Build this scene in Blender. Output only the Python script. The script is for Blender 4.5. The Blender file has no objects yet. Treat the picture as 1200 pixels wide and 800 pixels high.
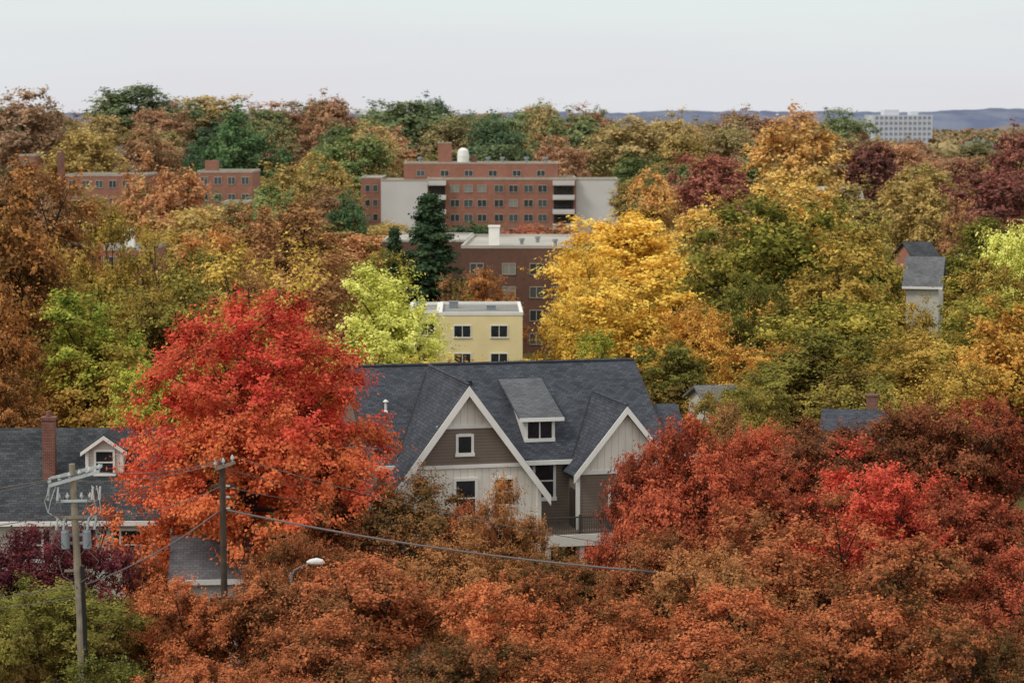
import bpy, math, random
import numpy as np
from mathutils import Vector
random.seed(7)
scene=bpy.context.scene
COL=scene.collection
F=2833.0; PITCH=math.radians(5.344); CH=26.0
def S(r,g,b):
    def c(x):
        x/=255.0
        return x/12.92 if x<=.04045 else ((x+.055)/1.055)**2.4
    return (c(r),c(g),c(b),1)
def loc(bx,by,d):
    """bearing/elevation (as read off the survey photo) + distance -> world x,z"""
    e=math.atan((400-by)/F)-PITCH
    return ((bx-600)/F*d, CH+d*math.tan(e))
def sst(a,b,x):
    t=np.clip((x-a)/(b-a),0,1); return t*t*(3-2*t)
def gz(x,y):
    z=-5*sst(175,245,y)*(1-sst(340,460,y))
    left=1-sst(-60,220,x+0*y)
    z=z+(2+9*left)*sst(490,680,y)-(9+9*left)*sst(800,1300,y)
    return z
def gzf(x,y): return float(gz(np.float64(x),np.float64(y)))

# ---------------- materials
def newmat(name):
    m=bpy.data.materials.new(name); m.use_nodes=True
    nt=m.node_tree; nt.nodes.clear()
    return m,nt,nt.nodes,nt.links
def N(nt,t,**k):
    n=nt.nodes.new(t)
    for a,b in k.items(): setattr(n,a,b)
    return n
def princ(nt,rough=.8,spec=.3):
    o=N(nt,'ShaderNodeOutputMaterial'); p=N(nt,'ShaderNodeBsdfPrincipled')
    p.inputs['Roughness'].default_value=rough
    p.inputs['Specular IOR Level'].default_value=spec
    nt.links.new(p.outputs[0],o.inputs[0]); return p
def mixc(nt,fac,a,b,mode='MIX'):
    m=N(nt,'ShaderNodeMix',data_type='RGBA',blend_type=mode)
    for i,v in ((0,fac),(6,a),(7,b)):
        if hasattr(v,'is_output'): nt.links.new(v,m.inputs[i])
        else: m.inputs[i].default_value=v
    return m.outputs[2]
def math_(nt,op,a,b=0.0):
    m=N(nt,'ShaderNodeMath',operation=op)
    for i,v in ((0,a),(1,b)):
        if hasattr(v,'is_output'): nt.links.new(v,m.inputs[i])
        else: m.inputs[i].default_value=v
    return m.outputs[0]
def grime(nt,scale=.6,lo=.75,hi=1.1,vec=None):
    n=N(nt,'ShaderNodeTexNoise'); n.inputs['Scale'].default_value=scale; n.inputs['Detail'].default_value=6
    if vec is None:
        tc=N(nt,'ShaderNodeTexCoord'); vec=tc.outputs['Object']
    nt.links.new(vec,n.inputs['Vector'])
    r=N(nt,'ShaderNodeMapRange'); r.inputs[1].default_value=.3;r.inputs[2].default_value=.7
    r.inputs[3].default_value=lo;r.inputs[4].default_value=hi
    nt.links.new(n.outputs[0],r.inputs[0])
    return r.outputs[0]
def scalec(nt,col,val):
    v=N(nt,'ShaderNodeVectorMath',operation='SCALE')
    if hasattr(col,'is_output'): nt.links.new(col,v.inputs[0])
    else: v.inputs[0].default_value=col[:3]
    nt.links.new(val,v.inputs['Scale']); return v.outputs[0]
def plain(name,c,rough=.7,lo=.85,hi=1.08,scale=.8,spec=.3):
    m,nt,ns,ls=newmat(name); p=princ(nt,rough,spec)
    ls.new(scalec(nt,c,grime(nt,scale,lo,hi)),p.inputs['Base Color']); return m
def brickm(name,c1,c2,mor,bw=.22,bh=.075,ms=.01,rough=.9,lo=.75,hi=1.12,gs=.5):
    m,nt,ns,ls=newmat(name); p=princ(nt,rough,.2)
    uv=N(nt,'ShaderNodeUVMap'); b=N(nt,'ShaderNodeTexBrick')
    b.inputs['Color1'].default_value=c1;b.inputs['Color2'].default_value=c2;b.inputs['Mortar'].default_value=mor
    b.inputs['Scale'].default_value=1;b.inputs['Brick Width'].default_value=bw;b.inputs['Row Height'].default_value=bh
    b.inputs['Mortar Size'].default_value=ms
    ls.new(uv.outputs[0],b.inputs['Vector'])
    g=math_(nt,'MULTIPLY',grime(nt,gs,lo,hi),grime(nt,gs*7,.9,1.08))
    ls.new(scalec(nt,b.outputs[0],g),p.inputs['Base Color']); return m
def lap(name,c,period,axis,dark=.6,width=.14):
    m,nt,ns,ls=newmat(name); p=princ(nt,.65,.3)
    uv=N(nt,'ShaderNodeUVMap'); s=N(nt,'ShaderNodeSeparateXYZ'); ls.new(uv.outputs[0],s.inputs[0])
    fr=math_(nt,'FRACT',math_(nt,'DIVIDE',s.outputs[axis],period))
    l=math_(nt,'LESS_THAN',fr,width)
    k=math_(nt,'SUBTRACT',1.0,math_(nt,'MULTIPLY',l,1-dark))
    g=math_(nt,'MULTIPLY',k,grime(nt,.7,.86,1.06))
    ls.new(scalec(nt,c,g),p.inputs['Base Color']); return m
M={}
M['shingle']=brickm('slate_shingle',S(64,67,73),S(86,89,96),S(42,44,49),.33,.19,.012,lo=.78,hi=1.12,gs=.45)
M['shingle_old']=brickm('weathered_shingle',S(60,63,66),S(86,88,90),S(40,43,45),.33,.19,.012,lo=.65,hi=1.18,gs=.6)
M['shingle_grey']=brickm('grey_shingle',S(104,104,106),S(122,122,124),S(84,85,88),.33,.2,.012,lo=.7)
M['dormroof']=brickm('dormer_shingle',S(92,93,96),S(108,109,112),S(66,68,71),.33,.19,.012,lo=.85)
M['taupe']=lap('taupe_lap_siding',S(130,116,104),.17,1,.62,.18)
M['cream']=lap('cream_board_and_batten',S(242,237,224),.4,0,.82,.14)
M['white']=plain('white_paint',S(240,238,230),.6,.9,1.03)
M['whitesiding']=lap('white_lap_siding',S(206,202,190),.18,1,.8,.15)
M['yellow']=plain('yellow_render',S(246,228,174),.85,.9,1.05,.4)
M['beige']=plain('beige_render',S(206,196,166),.85,.85,1.05,.4)
M['brick']=brickm('red_brick',S(150,90,72),S(168,106,86),S(160,134,118),lo=.82,hi=1.12,gs=.15)
M['brickdark']=brickm('brown_brick',S(104,72,60),S(120,84,70),S(112,92,84),lo=.82,hi=1.1,gs=.2)
M['chimney']=brickm('chimney_brick',S(112,64,54),S(140,88,74),S(150,125,112),.22,.085,.012,lo=.6)
M['concrete']=plain('pale_concrete',S(214,210,205),.9,.86,1.05,.12)
M['flatroof']=plain('flat_roof_membrane',S(184,178,166),.9,.75,1.08,.15)
M['flatroofd']=plain('gravel_roof',S(146,143,138),.9,.7,1.1,.25)
M['asphalt']=plain('asphalt',(.05,.05,.052,1),.9,.8,1.2,1.5)
M['pave']=plain('pavement_concrete',(.3,.29,.27,1),.9,.8,1.1,1)
M['paint']=plain('road_paint',(.7,.7,.66,1),.7)
M['black']=plain('black_metal',S(38,37,38),.5)
M['rail']=plain('grey_railing_metal',S(80,76,73),.5)
M['wood']=plain('weathered_pole_wood',S(150,138,120),.9,.65,1.15,2.5)
M['wooddark']=plain('creosoted_pole_wood',S(82,70,60),.9,.65,1.2,2.5)
M['grey']=plain('grey_steel',S(140,146,150),.45,.8,1.05,3)
M['wire']=plain('cable_sheath',S(112,104,100),.6)
M['porcelain']=plain('insulator_porcelain',S(190,195,195),.3)
M['stone']=plain('stone_trim',S(176,166,150),.85)
M['deck']=plain('deck_board',S(120,105,92),.8)
M['copper']=plain('brown_gutter',S(70,60,55),.6)
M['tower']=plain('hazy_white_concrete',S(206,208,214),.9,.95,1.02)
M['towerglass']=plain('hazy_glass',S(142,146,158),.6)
def glass():
    m,nt,ns,ls=newmat('window_glass'); p=princ(nt,.12,.5)
    ls.new(scalec(nt,S(46,50,53),grime(nt,1.3,.5,1.5)),p.inputs['Base Color']); return m
M['glass']=glass()
def glassb():
    m,nt,ns,ls=newmat('window_glass_with_blinds'); p=princ(nt,.25,.5)
    oi=N(nt,'ShaderNodeObjectInfo')
    r=N(nt,'ShaderNodeValToRGB'); r.color_ramp.interpolation='CONSTANT'
    r.color_ramp.elements[0].color=S(50,58,62); r.color_ramp.elements[1].position=.5; r.color_ramp.elements[1].color=S(76,84,86)
    e=r.color_ramp.elements.new(.78); e.color=S(140,140,132)
    e=r.color_ramp.elements.new(.88); e.color=S(60,66,76)
    ls.new(oi.outputs['Random'],r.inputs[0]); ls.new(r.outputs[0],p.inputs['Base Color']); return m
M['glassb']=glassb()
def bark():
    m,nt,ns,ls=newmat('tree_bark'); p=princ(nt,.95,.1)
    ls.new(scalec(nt,S(72,60,52),grime(nt,2,.6,1.3)),p.inputs['Base Color']); return m
M['bark']=bark()

def leafmat(name,dk,md,lt,low=None,gain=1.0,haze=0.0,sat=.93):
    m,nt,ns,ls=newmat(name)
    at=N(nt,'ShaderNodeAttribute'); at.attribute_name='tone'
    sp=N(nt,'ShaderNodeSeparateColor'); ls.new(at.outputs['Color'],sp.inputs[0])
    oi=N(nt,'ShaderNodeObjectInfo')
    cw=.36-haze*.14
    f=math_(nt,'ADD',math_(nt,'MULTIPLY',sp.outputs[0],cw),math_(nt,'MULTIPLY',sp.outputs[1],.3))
    f=math_(nt,'ADD',f,math_(nt,'MULTIPLY',at.outputs['Alpha'],.32))  # inner leaves browner and darker, partly crown shade put into the colour
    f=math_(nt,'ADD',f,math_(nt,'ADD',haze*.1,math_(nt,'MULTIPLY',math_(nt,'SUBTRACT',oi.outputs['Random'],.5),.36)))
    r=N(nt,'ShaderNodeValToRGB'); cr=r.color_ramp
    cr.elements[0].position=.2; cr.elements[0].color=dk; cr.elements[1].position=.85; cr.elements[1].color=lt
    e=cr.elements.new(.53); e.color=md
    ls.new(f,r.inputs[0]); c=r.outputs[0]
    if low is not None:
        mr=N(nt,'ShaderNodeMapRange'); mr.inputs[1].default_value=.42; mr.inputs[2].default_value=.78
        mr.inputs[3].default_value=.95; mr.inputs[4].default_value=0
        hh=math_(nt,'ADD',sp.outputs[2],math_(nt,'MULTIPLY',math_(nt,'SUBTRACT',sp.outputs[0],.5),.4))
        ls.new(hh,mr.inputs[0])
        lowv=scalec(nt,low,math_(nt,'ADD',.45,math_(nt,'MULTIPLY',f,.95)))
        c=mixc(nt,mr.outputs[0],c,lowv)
    hs=N(nt,'ShaderNodeHueSaturation')
    ls.new(math_(nt,'ADD',.499,math_(nt,'MULTIPLY',sp.outputs[1],.014)),hs.inputs['Hue'])
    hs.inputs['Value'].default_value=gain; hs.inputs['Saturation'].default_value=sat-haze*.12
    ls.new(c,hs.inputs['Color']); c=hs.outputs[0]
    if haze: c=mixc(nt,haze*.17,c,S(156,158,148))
    d=N(nt,'ShaderNodeBsdfDiffuse'); t=N(nt,'ShaderNodeBsdfTranslucent'); x=N(nt,'ShaderNodeMixShader')
    x.inputs[0].default_value=.22
    ls.new(c,d.inputs[0]); ls.new(c,t.inputs[0]); ls.new(d.outputs[0],x.inputs[1]); ls.new(t.outputs[0],x.inputs[2])
    o=N(nt,'ShaderNodeOutputMaterial'); ls.new(x.outputs[0],o.inputs[0]); return m
PAL={
 'redmaple':(S(104,24,22),S(180,34,28),S(208,52,36),S(204,100,44),'scarlet and orange'),
 'russet':(S(80,66,38),S(144,82,46),S(190,98,54),None,'russet'),
 'orange':(S(92,68,38),S(168,86,46),S(204,110,58),None,'orange'),
 'brownor':(S(82,68,38),S(138,92,52),S(176,112,62),None,'brown orange'),
 'redorange':(S(90,50,32),S(158,64,40),S(198,84,48),None,'red orange'),
 'red':(S(104,38,26),S(182,50,36),S(214,68,44),None,'bright red'),
 'maroon':(S(82,54,34),S(138,74,46),S(174,92,56),None,'dark brick red'),
 'plum':(S(50,24,32),S(88,38,46),S(122,56,64),None,'dark maroon'),
 'olive':(S(66,70,30),S(108,106,46),S(148,136,60),S(126,96,48),'olive green'),
 'green':(S(40,64,36),S(64,96,50),S(98,128,64),None,'deep green'),
 'olivegreen':(S(66,82,38),S(104,118,54),S(152,156,76),None,'muted green'),
 'greengold':(S(78,80,32),S(130,122,46),S(194,168,62),S(112,104,44),'green and gold'),
 'greenyel':(S(80,98,32),S(132,142,48),S(184,176,64),S(176,124,50),'green and yellow'),
 'yelgreen':(S(160,158,66),S(206,202,96),S(234,228,132),None,'pale yellow green'),
 'yellow':(S(154,120,40),S(214,170,54),S(240,202,82),None,'golden yellow'),
 'goldor':(S(150,100,38),S(206,146,52),S(232,180,72),S(190,150,56),'golden orange'),
 'goldolive':(S(106,90,38),S(160,128,50),S(198,160,66),None,'olive gold'),
 'olivegold':(S(84,84,38),S(132,120,50),S(176,150,64),S(148,106,52),'dull olive gold'),
 'brown':(S(90,68,42),S(142,98,58),S(176,122,74),None,'brown'),
 'orangebrown':(S(102,72,38),S(164,102,50),S(202,132,64),None,'copper brown'),
 'darkred':(S(84,42,34),S(134,58,48),S(166,84,60),None,'dark red'),
 'pine':(S(34,50,36),S(54,74,50),S(82,98,66),None,'dark evergreen'),
}
LM={}
def lm(p,h):
    k=(p,h)
    if k not in LM:
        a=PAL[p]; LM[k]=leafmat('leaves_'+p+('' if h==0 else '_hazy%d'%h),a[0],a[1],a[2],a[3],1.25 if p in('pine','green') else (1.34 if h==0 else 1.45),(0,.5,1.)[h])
    return LM[k]

# ---------------- mesh builder
class MB:
    def __init__(s): s.v=[];s.f=[];s.m=[]
    def add(s,vs,fs,mi=0):
        o=len(s.v); s.v+= [tuple(p) for p in vs]; s.f+=[tuple(i+o for i in f) for f in fs]; s.m+=[mi]*len(fs); return s
    def box(s,x0,x1,y0,y1,z0,z1,mi=0):
        return s.add([(x0,y0,z0),(x1,y0,z0),(x1,y1,z0),(x0,y1,z0),(x0,y0,z1),(x1,y0,z1),(x1,y1,z1),(x0,y1,z1)],
          [(0,3,2,1),(4,5,6,7),(0,1,5,4),(1,2,6,5),(2,3,7,6),(3,0,4,7)],mi)
    def prism(s,pts,d,mi=0):
        n=len(pts); d=Vector(d); a=[Vector(p) for p in pts]; b=[p+d for p in a]
        nrm=Vector((0,0,0))
        for i in range(n): nrm+=a[i].cross(a[(i+1)%n])
        if nrm.dot(d)>0: lo=tuple(reversed(range(n))); flip=False
        else: lo=tuple(range(n)); flip=True
        hi=tuple(reversed([i+n for i in lo]))
        fs=[lo,hi]
        for i in range(n):
            j=(i+1)%n; q=(i,j,j+n,i+n)
            fs.append(q if not flip else tuple(reversed(q)))
        return s.add(a+b,fs,mi)
    def tube(s,pts,rad,n=8,mi=0,cap=True):
        P=[Vector(p) for p in pts]; vs=[];fs=[]
        for i,p in enumerate(P):
            t=(P[min(i+1,len(P)-1)]-P[max(i-1,0)]).normalized()
            u=t.cross(Vector((0.3,0.1,1)) if abs(t.z)<.9 else Vector((1,0,0))).normalized(); w=t.cross(u)
            for k in range(n):
                a=2*math.pi*k/n; vs.append(p+(u*math.cos(a)+w*math.sin(a))*rad[i])
        for i in range(len(P)-1):
            for k in range(n):
                k2=(k+1)%n; fs.append((i*n+k,i*n+k2,(i+1)*n+k2,(i+1)*n+k))
        if cap:
            fs.append(tuple(reversed(range(n)))); fs.append(tuple((len(P)-1)*n+k for k in range(n)))
        return s.add(vs,fs,mi)
    def mesh(s,name,mats):
        me=bpy.data.meshes.new(name); me.from_pydata(s.v,[],s.f)
        for m in mats: me.materials.append(M[m] if isinstance(m,str) else m)
        me.polygons.foreach_set('material_index',s.m)
        uv=me.uv_layers.new(name='UVMap'); Z=Vector((0,0,1)); me.update()
        for p in me.polygons:
            n=p.normal
            u=Z.cross(n); u=Vector((1,0,0)) if u.length<1e-3 else u.normalized()
            w=n.cross(u)
            for li in p.loop_indices:
                c=me.vertices[me.loops[li].vertex_index].co; uv.data[li].uv=(c.dot(u),c.dot(w))
        return me
def obj(name,me,parent=None,loc_=(0,0,0),rz=0,**props):
    o=bpy.data.objects.new(name,me); COL.objects.link(o); o.location=loc_; o.rotation_euler=(0,0,rz)
    if parent: o.parent=parent
    for k,v in props.items(): o[k]=v
    return o
def part(mb,name,mats,parent,**k): return obj(name,mb.mesh(name,mats),parent,**k)
def thing(name,x,y,z,rz,label,cat,group=None):
    o=bpy.data.objects.new(name,None); COL.objects.link(o); o.location=(x,y,z); o.rotation_euler=(0,0,rz)
    o.empty_display_size=.5; o['label']=label; o['category']=cat
    if group: o['group']=group
    return o
_wc={}
def win(parent,x,y,z,w,h,rz=0,frame='white',gl='glass',fw=.11,bars=(0,1),child=True,name='window',proud=.07):
    k=(round(w,2),round(h,2),frame,gl,fw,bars,child,proud)
    if k not in _wc:
        b=MB(); H=w/2
        b.box(-H-fw,-H,-proud,.02,-fw,h+fw); b.box(H,H+fw,-proud,.02,-fw,h+fw)
        b.box(-H,H,-proud,.02,h,h+fw*1.2); b.box(-H-fw*1.3,H+fw*1.3,-proud-.05,.021,-fw*1.4,-.002) if child else b.box(-H,H,-proud,.02,-fw,0)
        nv,nh=bars; bt=.035 if child else .05
        for i in range(nv):
            cx=-H+w*(i+1)/(nv+1); b.box(cx-bt,cx+bt,-proud*.7,.01,0,h)
        for i in range(nh):
            cz=h*(i+1)/(nh+1); b.box(-H,H,-proud*.66,.011,cz-bt,cz+bt)
        if child:
            g=MB().box(-H,H,-proud*.35,.012,0,h); _wc[k]=(b.mesh('window_frame',[frame]),g.mesh('window_pane',[gl]))
        else:
            b.box(-H,H,-proud*.35,.012,0,h,1); _wc[k]=(b.mesh('window',[frame,gl]),None)
    a,g=_wc[k]
    if child:
        o=obj(name,a,parent,(x,y,z),rz); obj('pane',g,o)
    else: o=obj(name,a,parent,(x,y,z),rz)
    return o

# ---------------- terrain
def build_ground():
    ys=np.concatenate([np.linspace(-200,60,6),np.linspace(70,900,110),np.geomspace(930,9000,40)])
    xs=np.concatenate([-np.geomspace(9000,420,14),np.linspace(-400,400,81),np.geomspace(420,9000,14)])
    X,Y=np.meshgrid(xs,ys); Zz=gz(X,Y)
    v=np.stack([X.ravel(),Y.ravel(),Zz.ravel()],1); nx=len(xs); f=[]
    for j in range(len(ys)-1):
        for i in range(nx-1):
            a=j*nx+i; f.append((a,a+1,a+nx+1,a+nx))
    me=bpy.data.meshes.new('ground'); me.from_pydata(v.tolist(),[],f)
    m,nt,ns,ls=newmat('grass_and_leaf_litter'); p=princ(nt,.95,.1)
    tc=N(nt,'ShaderNodeTexCoord')
    n=N(nt,'ShaderNodeTexNoise'); n.inputs['Scale'].default_value=.12; n.inputs['Detail'].default_value=8; ls.new(tc.outputs['Object'],n.inputs[0])
    n2=N(nt,'ShaderNodeTexNoise'); n2.inputs['Scale'].default_value=3; n2.inputs['Detail'].default_value=6; ls.new(tc.outputs['Object'],n2.inputs[0])
    r=N(nt,'ShaderNodeValToRGB'); r.color_ramp.elements[0].position=.35; r.color_ramp.elements[0].color=S(74,84,42); r.color_ramp.elements[1].position=.65; r.color_ramp.elements[1].color=S(112,84,52)
    ls.new(math_(nt,'ADD',math_(nt,'MULTIPLY',n.outputs[0],.6),math_(nt,'MULTIPLY',n2.outputs[0],.4)),r.inputs[0])
    ls.new(r.outputs[0],p.inputs['Base Color'])
    me.materials.append(m); me.polygons.foreach_set('use_smooth',[True]*len(me.polygons))
    o=obj('ground',me); o['kind']='structure'
build_ground()
def strip(name,y0,y1,z0,z1,mat,x0=-160,x1=160):
    o=part(MB().box(x0,x1,y0,y1,z0,z1),name,[mat],None); o['kind']='structure'; return o
strip('road',107.5,114.5,-.3,.004,'asphalt')
strip('kerb',107.2,107.5,-.3,.12,'pave'); strip('kerb',114.5,114.8,-.3,.12,'pave')
strip('pavement',116,117.6,-.3,.05,'pave'); strip('pavement',104.2,105.8,-.3,.05,'pave')
b=MB(); x=-150
while x<150: b.box(x,x+2.5,110.95,111.07,.0,.008); x+=7
o=part(b,'road_marking',['paint'],None); o['kind']='structure'
def hills(name,d,prof,depth,c1,c2,seed):
    rs=np.random.RandomState(seed); xs=np.linspace(-.5*d,.5*d,400); v=[];f=[]
    top=np.array([prof(x/d*F+600) for x in xs])+np.convolve(rs.rand(404),np.ones(5)/5,'valid')[:400]*7*d/5000
    rows=[(0,-25),(depth*.25,.45),(depth*.6,.85),(depth,1.0),(depth*2,-25)]
    for q,(dy,s) in enumerate(rows):
        for i,x in enumerate(xs):
            zz=-20 if s<0 else -20+(top[i]+20)*s+rs.rand()*2.5
            v.append((x*(1+dy/d),d+dy,zz))
    n=len(xs)
    for q in range(len(rows)-1):
        for i in range(n-1): f.append((q*n+i,q*n+i+1,(q+1)*n+i+1,(q+1)*n+i))
    me=bpy.data.meshes.new(name); me.from_pydata(v,[],f)
    m,nt,ns,ls=newmat(name+'_hazy_woods'); p=princ(nt,1,0)
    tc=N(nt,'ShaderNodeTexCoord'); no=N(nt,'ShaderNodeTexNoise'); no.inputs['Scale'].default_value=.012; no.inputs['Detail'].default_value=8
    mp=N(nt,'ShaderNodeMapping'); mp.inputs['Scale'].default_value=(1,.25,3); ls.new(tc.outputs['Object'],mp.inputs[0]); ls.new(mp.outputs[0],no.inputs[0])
    r=N(nt,'ShaderNodeValToRGB'); r.color_ramp.elements[0].position=.38; r.color_ramp.elements[0].color=c1; r.color_ramp.elements[1].position=.62; r.color_ramp.elements[1].color=c2  # bluish, muted colours: distance haze is put into the hill colour
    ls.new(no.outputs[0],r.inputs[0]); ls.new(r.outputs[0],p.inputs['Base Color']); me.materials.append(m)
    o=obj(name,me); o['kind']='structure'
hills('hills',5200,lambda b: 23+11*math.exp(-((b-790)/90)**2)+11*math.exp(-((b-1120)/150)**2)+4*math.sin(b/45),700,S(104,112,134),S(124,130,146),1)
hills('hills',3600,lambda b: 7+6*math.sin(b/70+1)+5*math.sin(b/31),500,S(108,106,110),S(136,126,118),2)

# ---------------- trees
def crown_mesh(name,seed,H,R,kind,ncl,nleaf,leaf,twl,zlo=.15,nb=8,brs=1.0):
    rs=np.random.RandomState(seed)
    if kind=='pine':
        t=rs.rand(ncl)**.75; z=.06*H+t*.92*H; a=rs.rand(ncl)*2*np.pi
        tier=.6+.4*np.cos(z/H*2*np.pi*9+1.8*np.sin(2*a+seed))
        rad=(1-t)**.85*R*tier*(.3+.7*rs.rand(ncl)**.45)+.02*R
        C=np.stack([rad*np.cos(a),rad*np.sin(a),z-rad*.15],1)
        out=np.stack([np.cos(a),np.sin(a),-.2+0*a],1)
        rc=twl*(.4+.8*(1-t)); rel=rad/R+.4
    else:
        az=np.arange(nb)*2.399+rs.rand()*6; el=np.linspace(-.5,.95,nb)+rs.uniform(-.15,.15,nb)
        el=np.clip(el,-.75,.97); hr=np.sqrt(1-el**2)
        bd=np.stack([hr*np.cos(az),hr*np.sin(az),el],1)
        bl=rs.uniform(.45,.8,nb)[:,None]/brs**.6; bc=bd*bl; br=rs.uniform(.28,.46,nb)*brs
        bc=np.vstack([bc,[[0,0,.05]]]); br=np.append(br,.5*brs)
        pw=br**2; pw/=pw.sum()
        bi=rs.choice(nb+1,ncl,p=pw)
        d=rs.normal(size=(ncl,3)); d/=np.linalg.norm(d,axis=1)[:,None]
        d[:,2]=np.where((d[:,2]<-.35)&(rs.rand(ncl)<.6),-d[:,2],d[:,2])
        rr=.6+.4*rs.rand(ncl)**.6; st=rs.rand(ncl)<.06; rr=np.where(st,rr*1.25,rr)
        C=bc[bi]+d*(br[bi]*rr)[:,None]
        C[:,0:2]*=R
        q=np.percentile(np.abs(C[:,0:2]),97); C[:,0:2]*=(R-twl*.6)/q
        z=C[:,2]; a0,a1_=np.percentile(z,2),np.percentile(z,99)
        C[:,2]=zlo*H+twl*.4+(z-a0)/(a1_-a0)*(H-twl*.9-zlo*H-twl*.4)
        if kind=='vase':
            t=np.clip((C[:,2]-.2*H)/(.5*H),0,1); k=.66+.36*t; C[:,0]*=k;C[:,1]*=k
        cen=np.array([0,0,(zlo*.8+.25)*H])
        o1=C-cen; o1/=np.linalg.norm(o1,axis=1)[:,None]
        out=o1*.55+d*.6; out/=np.linalg.norm(out,axis=1)[:,None]
        rc=twl*(.6+.8*rs.rand(ncl)); rel=rr
    K=9
    upw={'vase':.4,'pine':-.1}.get(kind,.12)
    td=out[:,None,:]*.65+rs.normal(size=(ncl,K,3))*.64+np.array([0,0,upw]); td/=np.linalg.norm(td,axis=2)[:,:,None]
    tl=.45+.95*rs.rand(ncl,K)
    if kind=='pine': td[:,:,2]*=.35
    else: td[:,:,2]*=.78
    wc=rs.rand(ncl)+.35; wc/=wc.sum()
    ci=rs.choice(ncl,nleaf,p=wc); ki=rs.randint(0,K,nleaf); t=rs.rand(nleaf)**.7
    jit=rs.normal(size=(nleaf,3))*(twl*.1+leaf*.3); jit[:,2]*=.7
    off=td[ci,ki]*(t*rc[ci]*tl[ci,ki])[:,None]*1.15+jit
    P=C[ci]+off-out[ci]*(rc[ci]*.25)[:,None]
    P[:,2]=np.maximum(P[:,2],.03*H)
    on=off/(np.linalg.norm(off,axis=1)[:,None]+1e-6)
    n=rs.normal(size=(nleaf,3))*.42+on*.55+out[ci]*.35+np.array([0,0,.45]); n/=np.linalg.norm(n,axis=1)[:,None]
    a1=np.cross(n,rs.normal(size=(nleaf,3))); a1/=np.linalg.norm(a1,axis=1)[:,None]; a2=np.cross(n,a1)
    s=leaf*(.55+.9*rs.rand(nleaf))[:,None]
    V=np.stack([P-a1*s*.5,P+a2*s*.36+a1*s*.05,P+a1*s*.5,P-a2*s*.36+a1*s*.05],1).reshape(-1,3)
    me=bpy.data.meshes.new(name)
    me.vertices.add(nleaf*4); me.vertices.foreach_set('co',V.astype(np.float32).ravel())
    me.loops.add(nleaf*4); me.loops.foreach_set('vertex_index',np.arange(nleaf*4,dtype=np.int32))
    me.polygons.add(nleaf); me.polygons.foreach_set('loop_start',np.arange(0,nleaf*4,4,dtype=np.int32))
    me.update(calc_edges=True)
    at=me.attributes.new('tone','FLOAT_COLOR','FACE')
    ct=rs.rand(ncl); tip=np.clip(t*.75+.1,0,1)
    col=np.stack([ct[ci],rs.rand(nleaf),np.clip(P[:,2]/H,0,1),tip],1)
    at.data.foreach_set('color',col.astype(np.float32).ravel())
    me.materials.append(M['bark'])
    return me,C
def trunk_mesh(name,seed,H,R,kind,C,nl,ns2):
    rs=random.Random(seed); b=MB(); r0=.018*H+.04
    if kind=='pine':
        b.tube([(0,0,0),(0,0,H*.5),(0,0,H*.97)],[r0,r0*.6,.02],8)
        for c in C[::max(1,len(C)//60)]: b.tube([(0,0,c[2]+.1),tuple(c)],[.05,.015],4)
    else:
        th=(.2 if kind=='vase' else .28)*H
        tp=[(0,0,0),(.02*R,0,th*.5),(0,.02*R,th)]
        b.tube([(0,0,-.3),(0,0,0.05),tp[1],tp[2]],[r0*1.5,r0*1.25,r0,r0*.85],9)
        if kind!='vase': b.tube([tp[2],(.05*R,-.04*R,H*.5),(-.03*R,.03*R,H*.8)],[r0*.8,r0*.5,.03],7)
        idx=[rs.randrange(len(C)) for _ in range(nl)]; mids=[]
        for i in idx:
            c=Vector(C[i]); s=Vector((0,0,th*rs.uniform(.8,1.0) if kind=='vase' else rs.uniform(th*.85,H*.5)))
            m=s.lerp(c,.5)+Vector((rs.uniform(-.1,.1)*R,rs.uniform(-.1,.1)*R,.03*H if kind!='vase' else -.02*H))
            b.tube([s,m,c],[r0*.45,r0*.25,.02],6); mids+= [m,m.lerp(c,.5)]
        for _ in range(ns2):
            c=Vector(C[rs.randrange(len(C))]); m=min(mids,key=lambda q:(q-c).length)
            b.tube([m,m.lerp(c,.55)+Vector((0,0,.01*H)),c+(c-m)*.15],[r0*.16,r0*.09,.012],4)
    me=b.mesh(name,['bark']); return me
PR={}
def proto(key,seed,H,R,kind,ncl,nleaf,leaf,twl,nl,ns2,zlo=.15,nb=8,brs=1.0):
    c,C=crown_mesh('crown',seed,H,R,kind,ncl,nleaf,leaf,twl,zlo,nb,brs)
    t=trunk_mesh('trunk',seed,H,R,kind,C,nl,ns2)
    PR.setdefault(key,[]).append((c,t,H,R))
for s in range(6): proto('vase',10+s,9,4.4,'vase',165,54000,.143,.98,16,130,.14,8,1.05)
proto('maple',21,16,6,'round',360,125000,.16,1.2,16,140,.1,13,1.15)
for s in range(6): proto('mid',30+s,18,6.5,'round',220,36000,.29,1.6,12,60,.05,8,1.2)
for s in range(3): proto('midsparse',40+s,18,6.5,'round',150,14000,.25,1.6,16,120,.1,8)
for s in range(2): proto('sparse',44+s,8,4,'vase',120,18000,.14,.95,14,90,.1,7)
for s in range(6): proto('far',50+s,18,6.5,'round',170,15000,.44,1.5,8,20,.04,6,1.5)
for s in range(2): proto('pine',60+s,18,4,'pine',340,20000,.28,1.0,0,0)
placed=[]
KN={'vase':'street_tree','sparse':'street_tree','maple':'maple_tree','mid':'broadleaf_tree','midsparse':'broadleaf_tree','far':'broadleaf_tree','pine':'pine_tree'}
def tree(bx,ty,hw,d,pal,kind=None,note=None):
    x,zt=loc(bx,ty,d); r=hw/F*d
    tree_w(x,d,zt,r,pal,kind,note)
rt=random.Random(99)
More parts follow.
